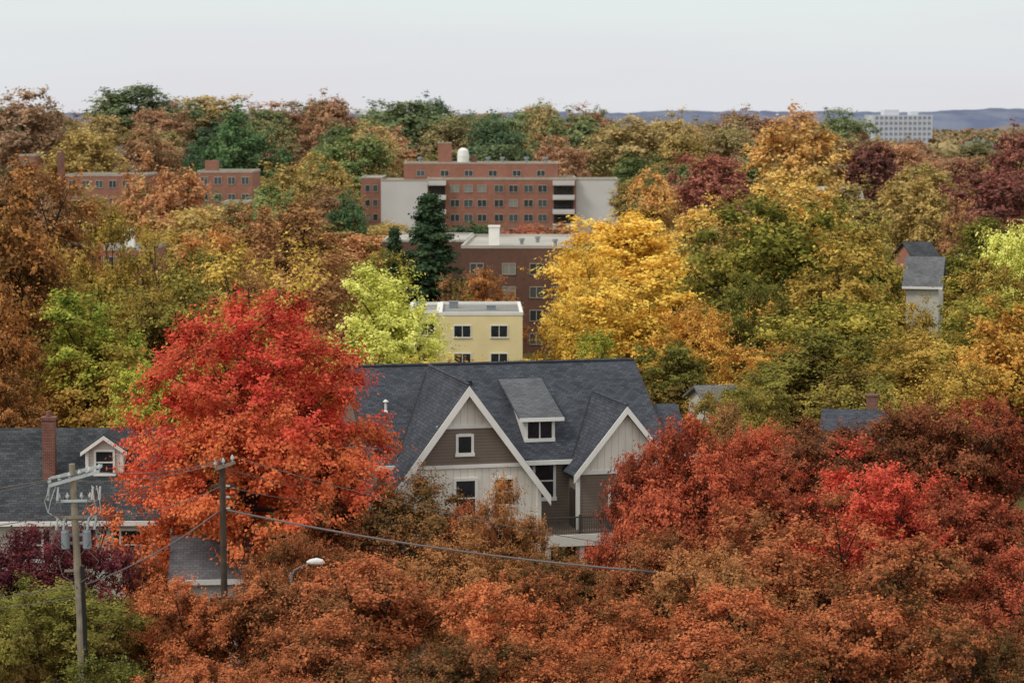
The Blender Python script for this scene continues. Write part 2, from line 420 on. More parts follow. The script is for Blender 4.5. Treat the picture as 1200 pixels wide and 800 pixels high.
def tree_w(x,d,zt,r,pal,kind=None,note=None):
    g=gzf(x,d); h=zt-g
    if kind is None: kind='vase' if d<150 else (('mid' if rt.random()<.88 else 'midsparse') if d<340 else 'far')
    c,t,H,R=rt.choice(PR[kind])
    sz=h/H*1.01; sr=r/R*1.08
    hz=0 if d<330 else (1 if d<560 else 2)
    desc={'vase':'spreading street tree','sparse':'thinly leaved tree','maple':'broad maple','mid':'broadleaf tree','midsparse':'half bare tree','far':'full crowned tree','pine':'conical pine'}[kind]
    size='small ' if h<8 else ('tall ' if h>20 else '')
    lab=size+desc+' with '+PAL[pal][4]+' foliage '+('by the houses' if d<180 else 'among woods')
    e=thing(KN[kind],x,d,g,rt.uniform(0,6.28),lab,'tree','autumn trees around the neighbourhood')
    e.scale=(sr,sr,sz)
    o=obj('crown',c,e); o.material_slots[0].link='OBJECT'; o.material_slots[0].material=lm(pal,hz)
    obj('trunk',t,e)
    placed.append((x,d,r))
T=tree
NEAR=[(290,343,140,121,'redmaple','maple'),(385,455,46,123,'redorange'),
(345,664,95,101,'russet'),(315,655,55,102.5,'orange'),(225,672,70,102,'orange'),(475,560,86,119,'brownor'),(592,554,52,120,'brownor'),(545,585,42,119,'russet'),(395,585,75,116,'russet'),(165,645,40,117,'orange'),(340,622,50,112,'orange'),
(440,645,105,103,'russet'),(600,675,100,96,'orange'),(530,622,78,109,'brownor'),(705,690,90,97,'orange'),(820,690,105,94,'russet'),
(812,488,90,120,'redorange'),(772,492,58,124,'redorange'),(752,530,46,121,'redorange'),(726,588,40,120,'redorange'),(905,525,88,125,'redorange'),(1040,535,95,118,'red'),(1150,560,90,116,'redorange'),
(1075,470,90,140,'maroon'),(1175,462,80,142,'redorange'),(985,490,85,137,'maroon'),(890,498,65,138,'redorange'),
(930,592,118,107,'russet'),(1080,620,110,104,'russet'),(1185,645,85,101,'redorange'),(850,635,92,102,'brownor'),(1000,685,110,95,'russet'),
(1120,715,100,93,'orange'),(760,615,72,106,'russet'),(672,640,62,111,'brownor'),(640,655,50,108,'russet'),(380,730,105,92,'russet'),(210,765,90,92,'russet'),(520,740,95,91,'russet'),
(900,745,95,90,'orange'),(1200,735,65,92,'russet'),(660,760,85,90,'orange'),
(62,682,100,104,'olive'),(165,700,65,107,'russet'),(0,690,60,101,'olive'),(85,602,80,112,'plum','sparse'),(45,610,70,113,'plum','sparse'),(0,618,70,112,'plum','sparse'),(120,765,75,93,'olive'),(750,755,75,93,'orange'),(310,775,70,90,'russet')]
for t in NEAR: T(*t)
MID=[(95,335,88,168,'greenyel','mid'),(12,178,92,188,'orangebrown','mid'),(-30,300,60,165,'orangebrown'),(130,238,66,232,'goldolive'),(190,262,60,218,'goldolive','midsparse'),
(60,290,60,215,'goldolive','midsparse'),(195,335,66,192,'goldolive'),(345,230,84,238,'brown','mid'),(245,285,62,245,'olivegold','midsparse'),(290,300,55,200,'brown'),(446,306,76,195,'yelgreen','mid'),
(10,430,50,160,'orangebrown'),(170,425,55,158,'greenyel'),(355,340,48,215,'brown'),(320,335,62,180,'orangebrown'),(395,300,40,260,'olivegold'),
(735,248,95,300,'yellow','mid'),(690,285,52,272,'yellow','mid'),(760,322,98,216,'yellow','mid'),(690,335,50,240,'yellow','mid'),(790,398,60,188,'olive','mid'),(705,385,45,200,'greenyel'),(812,352,50,205,'goldor','mid'),
(908,222,108,246,'greengold','mid'),(990,262,92,218,'goldolive','mid'),(878,320,55,212,'olive','mid'),(930,198,80,335,'yellow','mid'),
(1165,300,64,196,'goldolive'),(1190,262,50,215,'yelgreen'),(1060,385,90,182,'goldolive'),(960,385,90,176,'olivegold'),(895,425,62,170,'olive'),(1078,348,45,215,'goldolive','mid'),
(1185,350,82,172,'goldor'),(1115,400,75,166,'goldolive'),(1010,440,75,160,'olivegold'),(828,456,44,158,'goldolive','mid'),(882,448,44,158,'olivegold'),(858,470,30,150,'brown','mid'),
(835,178,50,430,'darkred'),(930,128,62,520,'goldor'),(1150,195,64,400,'darkred'),(1190,150,45,480,'darkred'),(1080,205,50,380,'goldolive'),(1020,165,50,520,'darkred'),
(280,125,54,470,'green'),(480,116,54,640,'olivegreen'),(575,140,40,600,'green'),(415,150,50,540,'olivegreen'),(740,135,52,600,'goldolive'),(625,124,40,700,'olivegreen'),(765,200,32,420,'goldor'),
(200,185,55,370,'orangebrown'),(100,150,50,480,'goldolive'),(30,102,64,560,'brown'),(165,98,62,680,'olivegreen'),(572,312,40,285,'orangebrown','mid'),(618,264,34,440,'redorange'),
(245,110,54,700,'goldolive'),(320,118,54,680,'orangebrown'),(375,118,44,720,'olive'),(430,140,40,700,'olivegreen'),(680,132,44,620,'olivegreen'),(800,150,44,640,'orangebrown'),(870,130,44,640,'brown'),(985,125,36,700,'olivegreen'),
(503,228,66,298,'pine','pine'),(408,225,26,400,'green'),(462,268,34,300,'pine','pine'),(1128,230,30,360,'orangebrown'),(860,240,42,340,'goldolive'),
(442,286,38,296,'olivegold','mid'),(530,318,34,288,'brown','midsparse'),(550,328,24,288,'olivegold','mid'),(385,185,34,470,'goldolive'),(385,215,34,430,'brown'),(340,190,48,450,'goldolive'),(112,222,44,405,'goldolive'),(150,222,34,400,'brown'),(60,214,42,390,'brown'),(165,204,26,415,'goldolive'),(30,186,38,440,'brown'),(262,242,40,380,'orangebrown'),(320,215,40,420,'olivegreen'),
(742,208,30,470,'goldolive'),(785,185,40,500,'olivegreen'),(820,235,40,390,'yellow'),(706,265,30,440,'orangebrown'),(448,262,30,470,'olivegold')]
for t in MID: T(*t)
PROT=[(422,722,188,262,500),(560,668,283,350,315),(612,662,350,402,315),(476,614,350,420,262),(405,790,418,700,128),(84,156,200,220,430),(244,294,198,234,430),
(1060,1098,292,345,255),(1018,1094,131,160,1500),(0,200,495,640,126),(830,862,455,478,168),(120,160,272,292,300),(390,505,315,400,195),(650,840,330,400,215)]
WN=[['orangebrown','goldolive','olivegold','brown','olive','goldolive'],['olivegreen','olivegold','goldolive','yellow'],['goldolive','greengold','olive','goldor','goldolive','olivegold']]
WF=[['orangebrown','goldolive','olivegold','brown','olivegreen','green','olivegreen','goldolive'],['olivegreen','green','goldolive','olivegold','orangebrown','goldolive','olivegreen'],['goldolive','orangebrown','olivegold','darkred','goldolive','orangebrown','goldor','olivegreen']]
def palfor(bx,d): return rt.choice((WN if d<340 else WF)[0 if bx<380 else (1 if bx<700 else 2)])
for d0,step in ((168,9),(200,9.5),(232,10.5),(270,11),(312,11.5),(355,12.5),(400,13),(450,13.5),(505,14),(560,14),(615,14.5),(670,15),(730,16),(800,17)):
    half=(622)/F*d0; x=-half+rt.uniform(0,step)
    while x<half:
        xx=x+rt.uniform(-2.5,2.5); dd=d0+rt.uniform(-12,12)
        x+=step
        if any((xx-p[0])**2+(dd-p[1])**2<(p[2]*.8+1.5)**2 for p in placed): continue
        r=rt.uniform(4.8,7.4) if d0<340 else rt.uniform(6.2,9.2); h=rt.uniform(11,18.5) if d0<560 else rt.uniform(14,21)
        bx=600+xx/dd*F; g=gzf(xx,dd)
        if d0>500 and bx>1000: h*=.72
        hwp=r/dd*F; ok=True
        for (a,b2,c,e,pd) in PROT:
            if pd>dd-3 and bx+hwp*.9>a and bx-hwp*.9<b2:
                el=math.atan((400-e)/F)-PITCH; lim=CH+dd*math.tan(el)-g
                if h>lim: h=lim
        for (bx0,bx1,by0,by1) in ((-32,24,488,540),(-16,12,308,352),(-15,4,258,285),(-82,-46,420,450)):
            if bx0-3<xx<bx1+3 and by0-3<dd<by1+3: ok=False
        if not ok or h<4.5: continue
        if h<9: r=min(r,h*.5)
        tree_w(xx,dd,g+h,r,palfor(bx,dd))
print('TREES',len(placed))
def woodland():
    rs=np.random.RandomState(5); n=6000
    y=rs.uniform(860,3300,n); x=rs.uniform(-.27,.27,n)*y
    z=gz(x,y); q=40; nl=n*q
    R=rs.uniform(5,8,n); H=rs.uniform(11,17,n)
    ci=np.repeat(np.arange(n),q)
    d=rs.normal(size=(nl,3)); d/=np.linalg.norm(d,axis=1)[:,None]; d[:,2]=np.abs(d[:,2])*1.1-.25
    P=np.stack([x[ci]+d[:,0]*R[ci],y[ci]+d[:,1]*R[ci],z[ci]+H[ci]*.55+d[:,2]*H[ci]*.42],1)
    nn=d+rs.normal(size=(nl,3))*.5; nn/=np.linalg.norm(nn,axis=1)[:,None]
    a1=np.cross(nn,rs.normal(size=(nl,3))); a1/=np.linalg.norm(a1,axis=1)[:,None]; a2=np.cross(nn,a1); s=rs.uniform(1.5,3,nl)[:,None]
    V=np.stack([P-a1*s,P+a2*s*.7,P+a1*s,P-a2*s*.7],1).reshape(-1,3)
    me=bpy.data.meshes.new('distant_woodland'); me.vertices.add(nl*4); me.vertices.foreach_set('co',V.astype(np.float32).ravel())
    me.loops.add(nl*4); me.loops.foreach_set('vertex_index',np.arange(nl*4,dtype=np.int32))
    me.polygons.add(nl); me.polygons.foreach_set('loop_start',np.arange(0,nl*4,4,dtype=np.int32)); me.update(calc_edges=True)
    at=me.attributes.new('tone','FLOAT_COLOR','FACE'); ct=rs.rand(n)
    at.data.foreach_set('color',np.stack([ct[ci],rs.rand(nl)*.5+.25,ct[ci],np.ones(nl)],1).astype(np.float32).ravel())
    m,nt,ns,ls=newmat('distant_autumn_woods'); p=princ(nt,1,0)
    a=N(nt,'ShaderNodeAttribute'); a.attribute_name='tone'; sp=N(nt,'ShaderNodeSeparateColor'); ls.new(a.outputs[0],sp.inputs[0])
    r=N(nt,'ShaderNodeValToRGB'); cr=r.color_ramp; cr.elements[0].position=0; cr.elements[0].color=S(116,124,102); cr.elements[1].position=1; cr.elements[1].color=S(160,120,102)
    for pz,c in ((.3,S(174,152,108)),(.5,S(124,128,106)),(.75,S(184,144,102))):
        e=cr.elements.new(pz); e.color=c
    ls.new(sp.outputs[0],r.inputs[0]); ls.new(r.outputs[0],p.inputs['Base Color']); me.materials.append(m)
    o=obj('distant_woodland',me); o['kind']='stuff'; o['label']='hazy mass of far autumn woodland on rolling land'; o['category']='woodland'
woodland()

# ---------------- central house
RZ=math.radians(14)
H=thing('gabled_house',-2.43,130,0,RZ,'large slate roofed house with cream and taupe front gables','house')
sl=6.06/4.5
b=MB()
b.prism([(-4.1,0,-.3),(4.1,0,-.3),(4.1,0,5.75),(0,0,11.25),(-4.1,0,5.75)],(0,9.8,0))
part(b,'gable_wall',['cream'],H)
b=MB(); b.prism([(-4.4,3,-.3),(-4.4,17,-.3),(-4.4,17,6.9),(-4.4,10,11.2),(-4.4,3,6.9)],(16.2,0,0))
part(b,'wall',['taupe'],H)
b=MB(); b.prism([(6.5,1,-.3),(11.9,1,-.3),(11.9,1,6.5),(9.2,1,9.75),(6.5,1,6.5)],(0,6,0))
part(b,'bay_wall',['taupe'],H)
b=MB(); b.prism([(11.82,4.2,-.3),(11.82,10.8,-.3),(11.82,10.8,6.9),(11.82,7.5,8.95),(11.82,4.2,6.9)],(2.2,0,0))
part(b,'side_wing_wall',['taupe'],H)
b=MB(); b.prism([(-2.96,0,7.15),(2.96,0,7.15),(1.5,0,9.12),(-1.5,0,9.12)],(0,-.05,0)); part(b,'siding_panel',['taupe'],H)
b=MB(); b.prism([(6.6,1,6.4),(11.8,1,6.4),(9.2,1,9.6)],(0,-.05,0)); part(b,'gable_cladding',['cream'],H)
b=MB()
b.box(-3.1,3.1,-.1,0,6.95,7.15); b.box(-1.7,1.7,-.1,0,9.12,9.3); b.box(-4.14,-3.92,-.08,.2,0,5.8); b.box(3.92,4.14,-.08,.2,0,5.8)
b.box(-3.92,3.92,-.09,0,3.2,3.45)
b.box(6.48,11.92,.9,1,6.2,6.42); b.box(6.44,6.62,.93,1.2,0,6.2); b.box(11.78,11.96,.93,1.2,0,6.2)
part(b,'trim_board',['white'],H)
def rake(b,a0,zt,s,hwid,y,t=.12,dep=.34):
    for sg in (-1,1):
        b.prism([(a0,y,zt-.02),(a0+sg*hwid,y,zt-.02-s*hwid),(a0+sg*hwid,y,zt-.02-s*hwid-dep*1.6),(a0,y,zt-.02-dep*1.6)],(0,t,0))
b=MB(); rake(b,0,11.5,sl,4.55,-.62); part(b,'rake_board',['white'],H)
b=MB(); rake(b,9.2,10.0,1.23,3.05,.42,dep=.26); part(b,'rake_board',['white'],H)
def slab(b,pts,t=.16,mi=0):
    P=[Vector(p) for p in pts]; n=(P[1]-P[0]).cross(P[2]-P[1]).normalized()
    if n.z<0: n=-n
    b.prism(P,-n*t,mi)
roof=MB()
slab(roof,[(-4.9,2.6,6.85),(12.45,2.6,6.85),(12.45,10,11.55),(-4.9,10,11.55)])
slab(roof,[(-4.9,17.4,6.85),(12.45,17.4,6.85),(12.45,10.0,11.55),(-4.9,10.0,11.55)])
R_=part(roof,'roof',['shingle'],H)
roof=MB(); slab(roof,[(-4.6,-.55,11.52-sl*4.6),(-4.6,9.9,11.52-sl*4.6),(0,9.9,11.52),(0,-.55,11.52)]); slab(roof,[(4.6,-.55,11.52-sl*4.6),(4.6,9.9,11.52-sl*4.6),(0,9.9,11.52),(0,-.55,11.52)])
part(roof,'gable_roof',['shingle'],H)
roof=MB()
for sg in (-1,1): slab(roof,[(9.2+sg*3.1,.5,10.02-1.23*3.1),(9.2+sg*3.1,7.7,10.02-1.23*3.1),(9.2,7.7,10.02),(9.2,.5,10.02)])
part(roof,'gable_roof',['shingle'],H)
roof=MB(); slab(roof,[(12.3,3.8,6.8),(14.3,3.8,6.8),(14.3,7.5,9.2),(12.3,7.5,9.2)]); slab(roof,[(12.3,11.2,6.8),(14.3,11.2,6.8),(14.3,7.5,9.2),(12.3,7.5,9.2)])
part(roof,'side_roof',['shingle'],H)
for pts,r_ in (([(-4.9,10,11.58),(12.45,10,11.58)],.11),([(0,-.55,11.56),(0,9.9,11.56)],.09),([(9.2,.5,10.06),(9.2,7.5,10.06)],.09)):
    b=MB(); b.tube(pts,[r_,r_],6); part(b,'ridge_cap',['shingle'],H)
def valley(pts):
    b=MB(); b.tube(pts,[.07]*len(pts),5); part(b,'valley_flashing',['black'],H)
mz=lambda y: 6.85+(y-2.6)*(4.7/7.4)
for sg in (-1,1):
    P=[]
    for y in (3.2,5,7,9.4):
        z=mz(y); a=(11.52-z)/sl; P.append((sg*a,y,z+.01))
    valley(P)
    P=[]
    for y in (2.8,4.5,6,7.2):
        z=mz(y); a=(10.02-z)/1.23; P.append((9.2+sg*a,y,z+.01))
    valley(P)
b=MB(); b.box(-4.95,12.5,2.45,2.6,6.6,6.84); part(b,'gutter',['white'],H)
b=MB(); b.box(12.52,14.35,3.64,3.8,6.56,6.8); part(b,'gutter',['white'],H)
for xx in (-4.98,12.46):
    b=MB(); b.prism([(xx,2.6,6.85),(xx,10,11.53),(xx,10,11.3),(xx,2.6,6.6)],(.06,0,0)); part(b,'end_trim',['copper'],H)
D=MB(); D.prism([(4.2,4,7.5),(4.2,4,9.1),(4.2,8.4,10.5),(4.2,8.4,10.2)],(1.8,0,0)); d_=part(D,'dormer',['cream'],H)
D=MB(); slab(D,[(3.85,3.6,9.1),(6.4,3.6,9.1),(6.4,8.6,10.78),(3.85,8.6,10.78)],.14); part(D,'dormer_roof',['dormroof'],d_)
D=MB(); D.box(3.83,6.42,3.52,3.6,8.9,9.1); part(D,'dormer_fascia',['white'],d_)
win(d_,5.1,3.99,7.9,1.4,.95,bars=(1,0),fw=.14)
win(H,-.15,-.05,7.8,.72,.88,fw=.14,bars=(0,0))
win(H,-.1,0,4.35,1.05,1.9,fw=.14)
win(H,2.05,0,4.9,1.0,1.35,fw=.12,bars=(0,1))
win(H,-2.1,0,.9,1.1,1.8,fw=.14); win(H,.4,0,.9,1.1,1.8,fw=.14); win(H,2.6,0,.9,1.1,1.8,fw=.14)
win(H,5.1,3,4.7,1.05,1.85,fw=.15); win(H,5.1,3,1.0,1.1,1.6,fw=.13)
win(H,9.2,1,3.7,1.6,1.7,fw=.14,bars=(1,1)); win(H,9.2,1,.8,1.6,1.7,fw=.14,bars=(1,1)); win(H,13.2,4.2,4.4,1,1.5,fw=.13)
dd_=MB(); dd_.box(6.44,6.5,1.5,2.5,3.15,5.3); part(dd_,'door',['copper'],H)
B=MB(); B.box(4.16,8.2,-.7,2.99,2.95,3.15); bal=part(B,'balcony',['deck'],H)
B=MB(); B.box(4.16,8.3,-.82,-.7,2.55,3.18); B.box(8.2,8.3,-.7,.95,2.55,3.18); part(B,'balcony_fascia',['white'],bal)
B=MB()
B.box(4.2,8.2,-.68,-.6,4.08,4.15); B.box(4.2,8.2,-.67,-.61,3.25,3.3); B.box(8.12,8.2,-.6,.95,4.08,4.15)
x=4.25
while x<8.15: B.box(x-.014,x+.014,-.655,-.625,3.3,4.08); x+=.13
y=-.5
while y<.95: B.box(8.145,8.175,y-.014,y+.014,3.15,4.08); y+=.13
part(B,'railing',['rail'],bal)
for x in (4.25,6.2,8.15):
    B=MB(); B.box(x-.07,x+.07,-.69,-.57,3.16,4.25); part(B,'railing_post',['rail'],bal)
for x in (4.4,6.3,8.05):
    P=MB(); P.box(x-.13,x+.13,-.68,-.42,-.2,2.95); P.box(x-.19,x+.19,-.69,-.36,2.7,2.949); P.box(x-.19,x+.19,-.69,-.36,-.2,.3); part(P,'porch_column',['white'],bal)
V=MB(); V.tube([(-3.2,6.6,8.5),(-3.2,6.6,9.9),(-3.2,6.6,9.9),(-3.2,6.6,10.02)],[.07,.07,.17,.05],10); V.tube([(-3.2,6.6,9.25),(-3.2,6.6,9.4)],[.18,.12],10)
part(V,'roof_vent_pipe',['white'],H)
V=MB(); V.box(1.9,2.2,8.3,8.6,10.3,10.75); part(V,'roof_vent',['black'],H)

def gable_house(x,y,rz,w,dp,eave,ridge,wm,rm,label,g=0,wins=2,chim=False):
    h=thing('house',x,y,g,rz,label,'house')
    b=MB(); mid=dp/2
    b.prism([(-w/2,0,-1),(-w/2,dp,-1),(-w/2,dp,eave),(-w/2,mid,ridge-.2),(-w/2,0,eave)],(w,0,0)); part(b,'wall',[wm],h)
    r=MB(); s=(ridge-eave)/mid
    slab(r,[(-w/2-.4,-.45,eave-.45*s+.1),(w/2+.4,-.45,eave-.45*s+.1),(w/2+.4,mid,ridge+.1),(-w/2-.4,mid,ridge+.1)])
    slab(r,[(-w/2-.4,dp+.45,eave-.45*s+.1),(w/2+.4,dp+.45,eave-.45*s+.1),(w/2+.4,mid,ridge+.1),(-w/2-.4,mid,ridge+.1)]); rr=part(r,'roof',[rm],h)
    f=MB(); f.box(-w/2-.42,w/2+.42,-.56,-.45,eave-.45*s-.16,eave-.45*s+.09); part(f,'gutter',['white'],h)
    for i in range(wins):
        for zz in ([1.0,3.9] if eave>4.8 else [1.0]):
            win(h,-w/2+w*(i+.5)/wins,0,zz,1.0,1.35)
    for zz in ([1.0,3.9] if eave>4.8 else [1.0]): win(h,w/2,mid,zz,1.0,1.35,rz=math.pi/2)
    if chim:
        c=MB(); c.box(w*.3-.35,w*.3+.35,mid+.3,mid+1.0,eave,ridge+.9); c.box(w*.3-.4,w*.3+.4,mid+.25,mid+1.05,ridge+.9,ridge+1.02); part(c,'chimney',['chimney'],rr)
    return h
L=thing('dormered_house',-24.8,126.5,0,math.radians(1.5),'older house with dark roof, brick chimney and white dormer','house')
b=MB(); b.prism([(-8,0,-.3),(-8,10.6,-.3),(-8,10.6,4.7),(-8,5.3,8.6),(-8,0,4.7)],(14.2,0,0)); part(b,'wall',['whitesiding'],L)
r=MB(); slab(r,[(-8.4,-.5,4.7),(6.6,-.5,4.7),(6.6,5.3,8.92),(-8.4,5.3,8.92)]); slab(r,[(-8.4,11.1,4.7),(6.6,11.1,4.7),(6.6,5.3,8.92),(-8.4,5.3,8.92)]); LR=part(r,'roof',['shingle_old'],L)
c=MB(); c.box(-.33,.33,2.0,2.66,5.5,9.75); c.box(-.4,.4,1.94,2.72,9.75,9.9); c.tube([(0,2.33,9.9),(0,2.33,10.2)],[.16,.14],8); part(c,'chimney',['chimney'],LR)
c=MB(); c.prism([(1.95,2.3,6.5),(3.95,2.3,6.5),(3.95,2.3,8.1),(2.95,2.3,8.8),(1.95,2.3,8.1)],(0,3,0)); dm=part(c,'dormer',['whitesiding'],L)
c=MB()
for sg in (-1,1): slab(c,[(2.95+sg*1.25,2.05,8.08),(2.95+sg*1.25,5.3,8.08),(2.95,5.3,8.98),(2.95,2.05,8.98)],.1)
part(c,'dormer_roof',['shingle_old'],dm)
c=MB()
for sg in (-1,1): c.prism([(2.95,2.02,8.9),(2.95+sg*1.25,2.02,8.0),(2.95+sg*1.25,2.02,7.8),(2.95,2.02,8.68)],(0,-.07,0))
c.box(1.93,2.1,2.22,2.3,6.6,8.0); c.box(3.8,3.97,2.22,2.3,6.6,8.0); part(c,'dormer_trim',['white'],dm)
win(dm,2.95,2.3,6.85,.9,1.15)
c=MB(); c.box(-8.4,6.62,-.62,-.5,4.46,4.7); part(c,'gutter',['white'],L)
for x in (-6.2,-3.4,-.6,1.8,4.6): win(L,x,0,2.6,1.0,1.5)
for x in (-1.3,.1,1.1,2.5,3.9,5.3):
    c=MB(); c.box(x-.2,x+.2,-.05,0,2.5,4.15); part(c,'shutter',['black'],L)
c=MB(); c.box(4.5,9.5,-3.2,0,2.5,2.7); po=part(c,'porch_roof',['shingle_old'],L)
for x in (4.7,7,9.3):
    c=MB(); c.box(x-.12,x+.12,-3.1,-2.86,-.1,2.5); part(c,'porch_column',['white'],po)
gable_house(-14.4,117.5,math.radians(5),4.2,5,3.5,4.9,'white','shingle_grey','small white cottage half hidden behind red maple',0,3)
def GH(bx,ty,d,rz,w,dp,pitch,wm,rm,label,wins=2,chim=False):
    x,zt=loc(bx,ty,d); g=gzf(x,d); rd=zt-g
    return gable_house(x,d,math.radians(rz),w,dp,rd-pitch,rd,wm,rm,label,g,wins,chim)
GH(1082,304,255,-14,3.4,7,2.6,'whitesiding','shingle_grey','pale grey two storey house with grey roof',1)
GH(852,458,172,10,2.4,6,1.0,'whitesiding','shingle_grey','small pale house with grey shingle roof',1)
GH(1000,490,150,-12,3.4,8,1.5,'brickdark','shingle','low house with dark slate roof and chimney',2,True)
GH(1088,286,300,12,3.0,8,2.0,'brick','shingle_old','brick house with dark roof among trees',1)
GH(150,172,600,0,6,9,3,'white','shingle_grey','white house on wooded hillside',2)
GH(985,220,460,0,8,9,2,'white','flatroof','long pale roofed house among trees',4)

def block(b,x0,x1,y0,y1,z0,z1,mi=0,ri=1,pi=2,par=.5):
    b.box(x0,x1,y0,y1,z0,z1,mi)
    t=.3
    b.box(x0+t,x1-t,y0+t,y1-t,z1,z1+.05,ri)
    b.box(x0-.06,x1+.06,y0-.06,y0+t,z1,z1+par,pi); b.box(x0-.06,x1+.06,y1-t,y1+.06,z1,z1+par,pi)
    b.box(x0-.06,x0+t,y0+t,y1-t,z1,z1+par,pi); b.box(x1-t,x1+.06,y0+t,y1-t,z1,z1+par,pi)
A=thing('apartment_block',0,500,0,0,'red brick apartment block with pale concrete ends and balconies','apartment building')
b=MB(); block(b,-17.4,13.2,0,16,-2,12.7); part(b,'wall',['brick','flatroof','stone'],A)
b=MB(); block(b,-22.5,9.6,4,15,12.6,15.9,par=.35); part(b,'upper_storey_wall',['brick','flatroof','stone'],A)
b=MB(); block(b,-27,-17.4,-1.2,14,-2,12.5,par=.3); part(b,'end_wall',['concrete','flatroof','stone'],A)
b=MB(); block(b,-31.4,-27.0,3,20,-2,12.9,par=.3); part(b,'wing_wall',['brick','flatroof','stone'],A)
b=MB(); block(b,13.2,22,1.2,14,-2,12.6,par=.3); part(b,'end_wall',['concrete','flatroof','stone'],A)
b=MB(); block(b,-15.5,-12.7,7,11,16,20.1,par=.2); part(b,'lift_housing',['brick','flatroof','stone'],A)
b=MB(); b.box(-8.6,-7.4,6,8,16,17.6); part(b,'rooftop_unit',['brickdark'],A)
b=MB(); b.tube([(-10.2,6,16),(-10.2,6,17.6),(-10.2,6,18.7),(-10.2,6,19.2)],[1.2,1.25,1.05,.4],12); part(b,'rooftop_tank',['white'],A)
for i,x in enumerate((-19.2,-5,-2,3,7)):
    b=MB(); b.tube([(x,7,16),(x,7,16.9),(x,7,16.9),(x,7,17.3)],[.3,.3,.55,.5],8); part(b,'roof_ventilator',['grey'],A)
for fl in range(4):
    z=1.2+fl*3.0
    for x in (-11.8,-9.0,-6.2,-2.7,.3,3.4,6.3):
        win(A,x,0,z,1.75,1.35,frame='stone',gl='glassb',fw=.09,bars=(1,0),child=False,proud=.12)
for fl in range(5):
    z=-.2+fl*2.95
    for (xa,xb) in ((8.4,12.9),(-17.3,-13.6)):
        b=MB(); b.box(xa,xb,-1.8,0,z,z+.22); b.box(xa,xb,-1.82,-1.72,z+.22,z+1.0); b.box(xa,xa+.1,-1.72,0,z+.22,z+1.0); b.box(xb-.1,xb,-1.72,0,z+.22,z+1.0)
        part(b,'balcony',['concrete'],A)
        if z+2.4<12.7:
            c=MB(); c.box(xa+.2,xb-.2,-.05,.01,z+.23,z+2.75); part(c,'balcony_door',['glass'],A)
for x in (-19,-14,-9,-4,1,6): win(A,x,4,13.4,1.6,1.1,frame='stone',gl='glassb',bars=(1,0),child=False,fw=.09,proud=.12)
for fl in range(4):
    for x in (-30,-28.4): win(A,x,3,1.2+fl*3,.9,1.3,frame='stone',gl='glassb',bars=(0,0),child=False,fw=.09,proud=.12)
Bm=thing('brick_office_block',0,315,-5,math.radians(-2),'dark brown brick block with pale flat roof','brick building')
b=MB(); block(b,-6.6,7.8,0,30,-1,13.7,par=.4); part(b,'wall',['brickdark','flatroof','flatroof'],Bm)
b=MB(); block(b,-18,-6.7,12,32,-1,13.9,par=.3); part(b,'wing_wall',['brickdark','flatroof','flatroof'],Bm)
b=MB(); b.box(-3.3,-1.9,6,7.4,13.6,16.2); b.box(-3.4,-1.8,5.9,7.5,16.2,16.4); part(b,'roof_stack',['white'],Bm)
for xx,yy in ((1,9),(3,14),(5.5,7)):
    b=MB(); b.tube([(xx,yy,13.6),(xx,yy,14.3),(xx,yy,14.3),(xx,yy,14.6)],[.25,.25,.4,.35],8); part(b,'roof_ventilator',['grey'],Bm)
for fl in range(4):
    for x in (-4.6,-.4,3.2,6.0):
        win(Bm,x,0,1.2+fl*3.05,1.65,1.35,frame='stone',gl='glassb',fw=.08,bars=(1,0),child=False,proud=.1)
Y=thing('yellow_apartment_building',0,262,-5,math.radians(1),'low yellow rendered building with flat grey roof','apartment building')
b=MB(); block(b,-7.9,1.15,0,15,-1,9.35,par=.35); part(b,'wall',['yellow','flatroofd','white'],Y)
b=MB(); block(b,-11.3,-7.95,3,15,-1,9.3,par=.35); part(b,'wing_wall',['beige','flatroofd','white'],Y)
for fl in range(3):
    z=.9+fl*3.05
    for x in (-5.4,-1.4): win(Y,x,0,z,1.75,1.2,frame='white',fw=.1,bars=(1,0),child=True)
    win(Y,-9.6,3,z,2.2,1.3,frame='white',fw=.1,bars=(2,0),child=True)
for x,y,hh in ((-10,6.5,.9),(-6.4,9.5,.75),(-2.2,7,.5)):
    b=MB(); b.box(x-.5,x+.5,y-.5,y+.5,9.35,9.35+hh); b.box(x-.55,x+.55,y-.55,y+.55,9.35+hh,9.42+hh); part(b,'rooftop_unit',['grey'],Y)
def brickblock(bx0,bx1,ty,d,dp,label,nf=3,nw=4):
    x0,zt=loc(bx0,ty,d); x1,_=loc(bx1,ty,d); g=gzf(x0,d); cx=(x0+x1)/2; w=(x1-x0)/2
    o=thing('brick_apartment_block',cx,d,g,0,label,'apartment building')
    b=MB(); top=zt-g; block(b,-w,w,0,dp,-1,top-.4,par=.4); part(b,'wall',['brick','flatroofd','stone'],o)
    for f in range(nf):
        for i in range(nw):
            z=top-2.4-f*3
            if z>0: win(o,-w+2*w*(i+.5)/nw,0,z,1.2,1.2,frame='stone',gl='glassb',fw=.09,bars=(1,0),child=False,proud=.1)
    return o,top,w
o,t,w=brickblock(78,172,204,430,14,'long red brick block with pale window frames',3,6)
b=MB(); b.box(-w-2.2,-w-1.1,4,5.2,0,t+3.8); part(b,'chimney',['chimney'],o)
brickblock(24,42,181,470,8,'brick block with tall parapet among trees',1,1)
o,t,w=brickblock(232,296,200,430,14,'red brick block with flat stone coped roof',4,4)
b=MB(); b.box(-w+1,-w+3.2,3,6,t-.3,t+1.7); part(b,'stair_housing',['brick'],o)
brickblock(262,290,236,395,8,'smaller brick wing with pale coping',1,2)
brickblock(105,178,290,300,12,'low brick building with pale flat roof',2,5)
